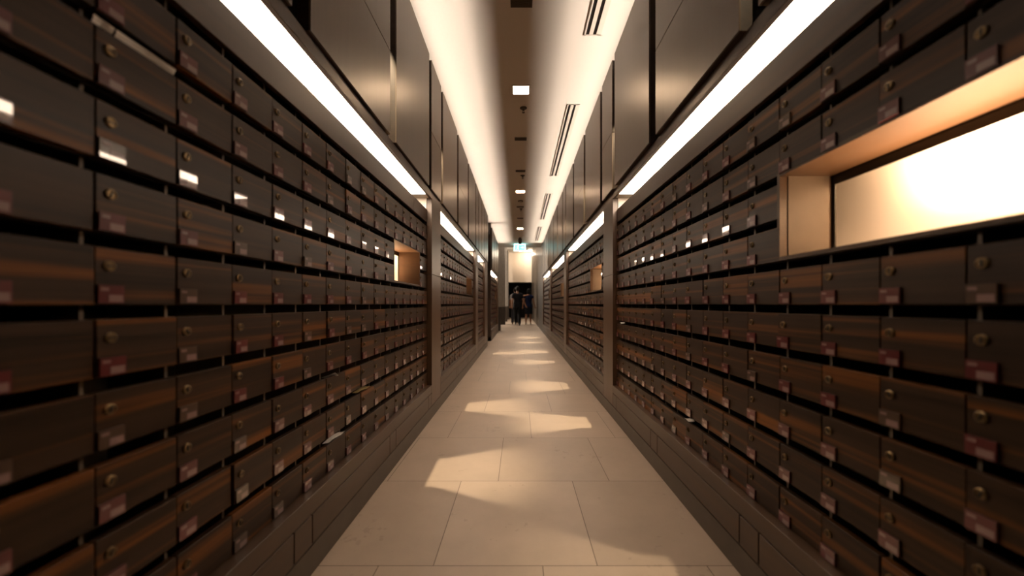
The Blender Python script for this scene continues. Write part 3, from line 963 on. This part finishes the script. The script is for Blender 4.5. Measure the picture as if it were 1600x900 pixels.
    if skirt:
        k = (g('kl') + g('kr')) / 2
        q.tube([(hip.x, hip.y, hip.z + 0.07, 0.16, 0.12), (hip.x, hip.y, hip.z - 0.03, 0.19, 0.145), (hip.x, hip.y, k.z + 0.16, 0.20, 0.17), (hip.x, hip.y, k.z + 0.02, 0.19, 0.18)], 24, flat=True)
        t = q.build('skirt', bottom, root)
    else:
        q.tube([(hip.x, hip.y, hip.z + 0.06, 0.165, 0.12), (hip.x, hip.y, hip.z - 0.04, 0.178, 0.125), (hip.x, hip.y, hip.z - 0.09, 0.15, 0.11)], 18)
        for a in 'lr':
            Hh, Kk, Aa = g('h' + a), g('k' + a), g('a' + a)
            q.tube([(*Hh, 0.100), (*Hh.lerp(Kk, 0.5), 0.088), (*Kk, 0.073), (*Kk.lerp(Aa, 0.5), 0.070), (*Kk.lerp(Aa, 0.97), 0.064)], 14)
        t = q.build('trousers', bottom, root)
    remesh(t, 0.008)
    for a in 'lr':
        Aa, f = g('a' + a), g('f' + a)
        q = MB(); d = (f - Aa); d.z = 0; d.normalize()
        heel = Aa - d * 0.05
        q.tube([(heel.x, heel.y, f.z + 0.02, 0.036, 0.045), (*(Aa.lerp(f, 0.5) + Vector((0, 0, -0.005))), 0.042, 0.04), (f.x, f.y, f.z + 0.004, 0.04, 0.030)], 12)
        t = q.build('shoe', shoe, root); remesh(t, 0.012)
    root.scale = (s, s, s)
    return root

def joints(**kw):
    J = dict(head=(0, 0.02, 1.635), sl=(-0.178, 0, 1.405), sr=(0.178, 0, 1.405), el=(-0.235, -0.02, 1.14), er=(0.235, -0.02, 1.14),
             wl=(-0.245, 0.06, 0.90), wr=(0.245, 0.06, 0.90), hl=(-0.09, 0, 0.93), hr=(0.09, 0, 0.93),
             kl=(-0.10, 0.03, 0.50), kr=(0.10, 0.03, 0.50), al=(-0.10, -0.02, 0.09), ar=(0.10, -0.02, 0.09), fl=(-0.11, 0.13, 0.035), fr=(0.11, 0.13, 0.035))
    J.update(kw)
    return J
black_c = cloth('black_cloth', (0.010, 0.010, 0.014)); dark_c = cloth('black_trousers', (0.006, 0.006, 0.007)); navy_c = cloth('navy_cloth', (0.010, 0.016, 0.055))
grey_c = cloth('grey_cloth', (0.045, 0.045, 0.055)); white_c = cloth('white_cloth', (0.42, 0.40, 0.40)); skirt_c = cloth('dark_skirt', (0.008, 0.010, 0.016))
shoe_b = plain('black_shoe', (0.008, 0.008, 0.008), 0.4); shoe_t = plain('tan_shoe', (0.22, 0.12, 0.06), 0.5); shoe_w = plain('pale_shoe', (0.42, 0.36, 0.30), 0.5)
person((-0.10, 17.0, 0), 1.80, joints(wr=(0.36, 0.06, 0.92), er=(0.26, -0.01, 1.14), kl=(-0.09, 0.16, 0.52), al=(-0.09, 0.22, 0.13), fl=(-0.09, 0.36, 0.06), kr=(0.09, -0.02, 0.50), ar=(0.09, -0.14, 0.09), fr=(0.10, 0.00, 0.035)),
       'person in black short-sleeved shirt and black trousers, seen from behind, nearest of the walkers', black_c, dark_c, shoe_b)
person((0.43, 17.9, 0), 1.72, joints(el=(-0.25, -0.04, 1.14), wl=(-0.28, 0.04, 0.90), er=(0.25, 0.02, 1.14), wr=(0.31, 0.06, 0.91), kl=(-0.11, -0.02, 0.50), al=(-0.13, -0.10, 0.09), fl=(-0.13, 0.05, 0.035), kr=(0.10, 0.08, 0.50), ar=(0.10, 0.06, 0.09), fr=(0.11, 0.20, 0.035)),
       'person in navy blouse and dark knee-length skirt, bare legs, walking away', navy_c, skirt_c, shoe_w, hair_len=0.10, skirt=True, sleeve=0.25)
person((-0.22, 18.15, 0), 1.78, joints(er=(0.35, -0.27, 1.36), wr=(0.53, -0.42, 1.40), kl=(-0.12, -0.03, 0.50), al=(-0.13, -0.12, 0.09), fl=(-0.13, 0.03, 0.035), kr=(0.10, 0.12, 0.51), ar=(0.10, 0.14, 0.10), fr=(0.10, 0.28, 0.04)),
       "person in white shirt and grey trousers, mostly hidden, arm laid around the neighbour's shoulders", white_c, grey_c, shoe_t, sleeve=0.7)
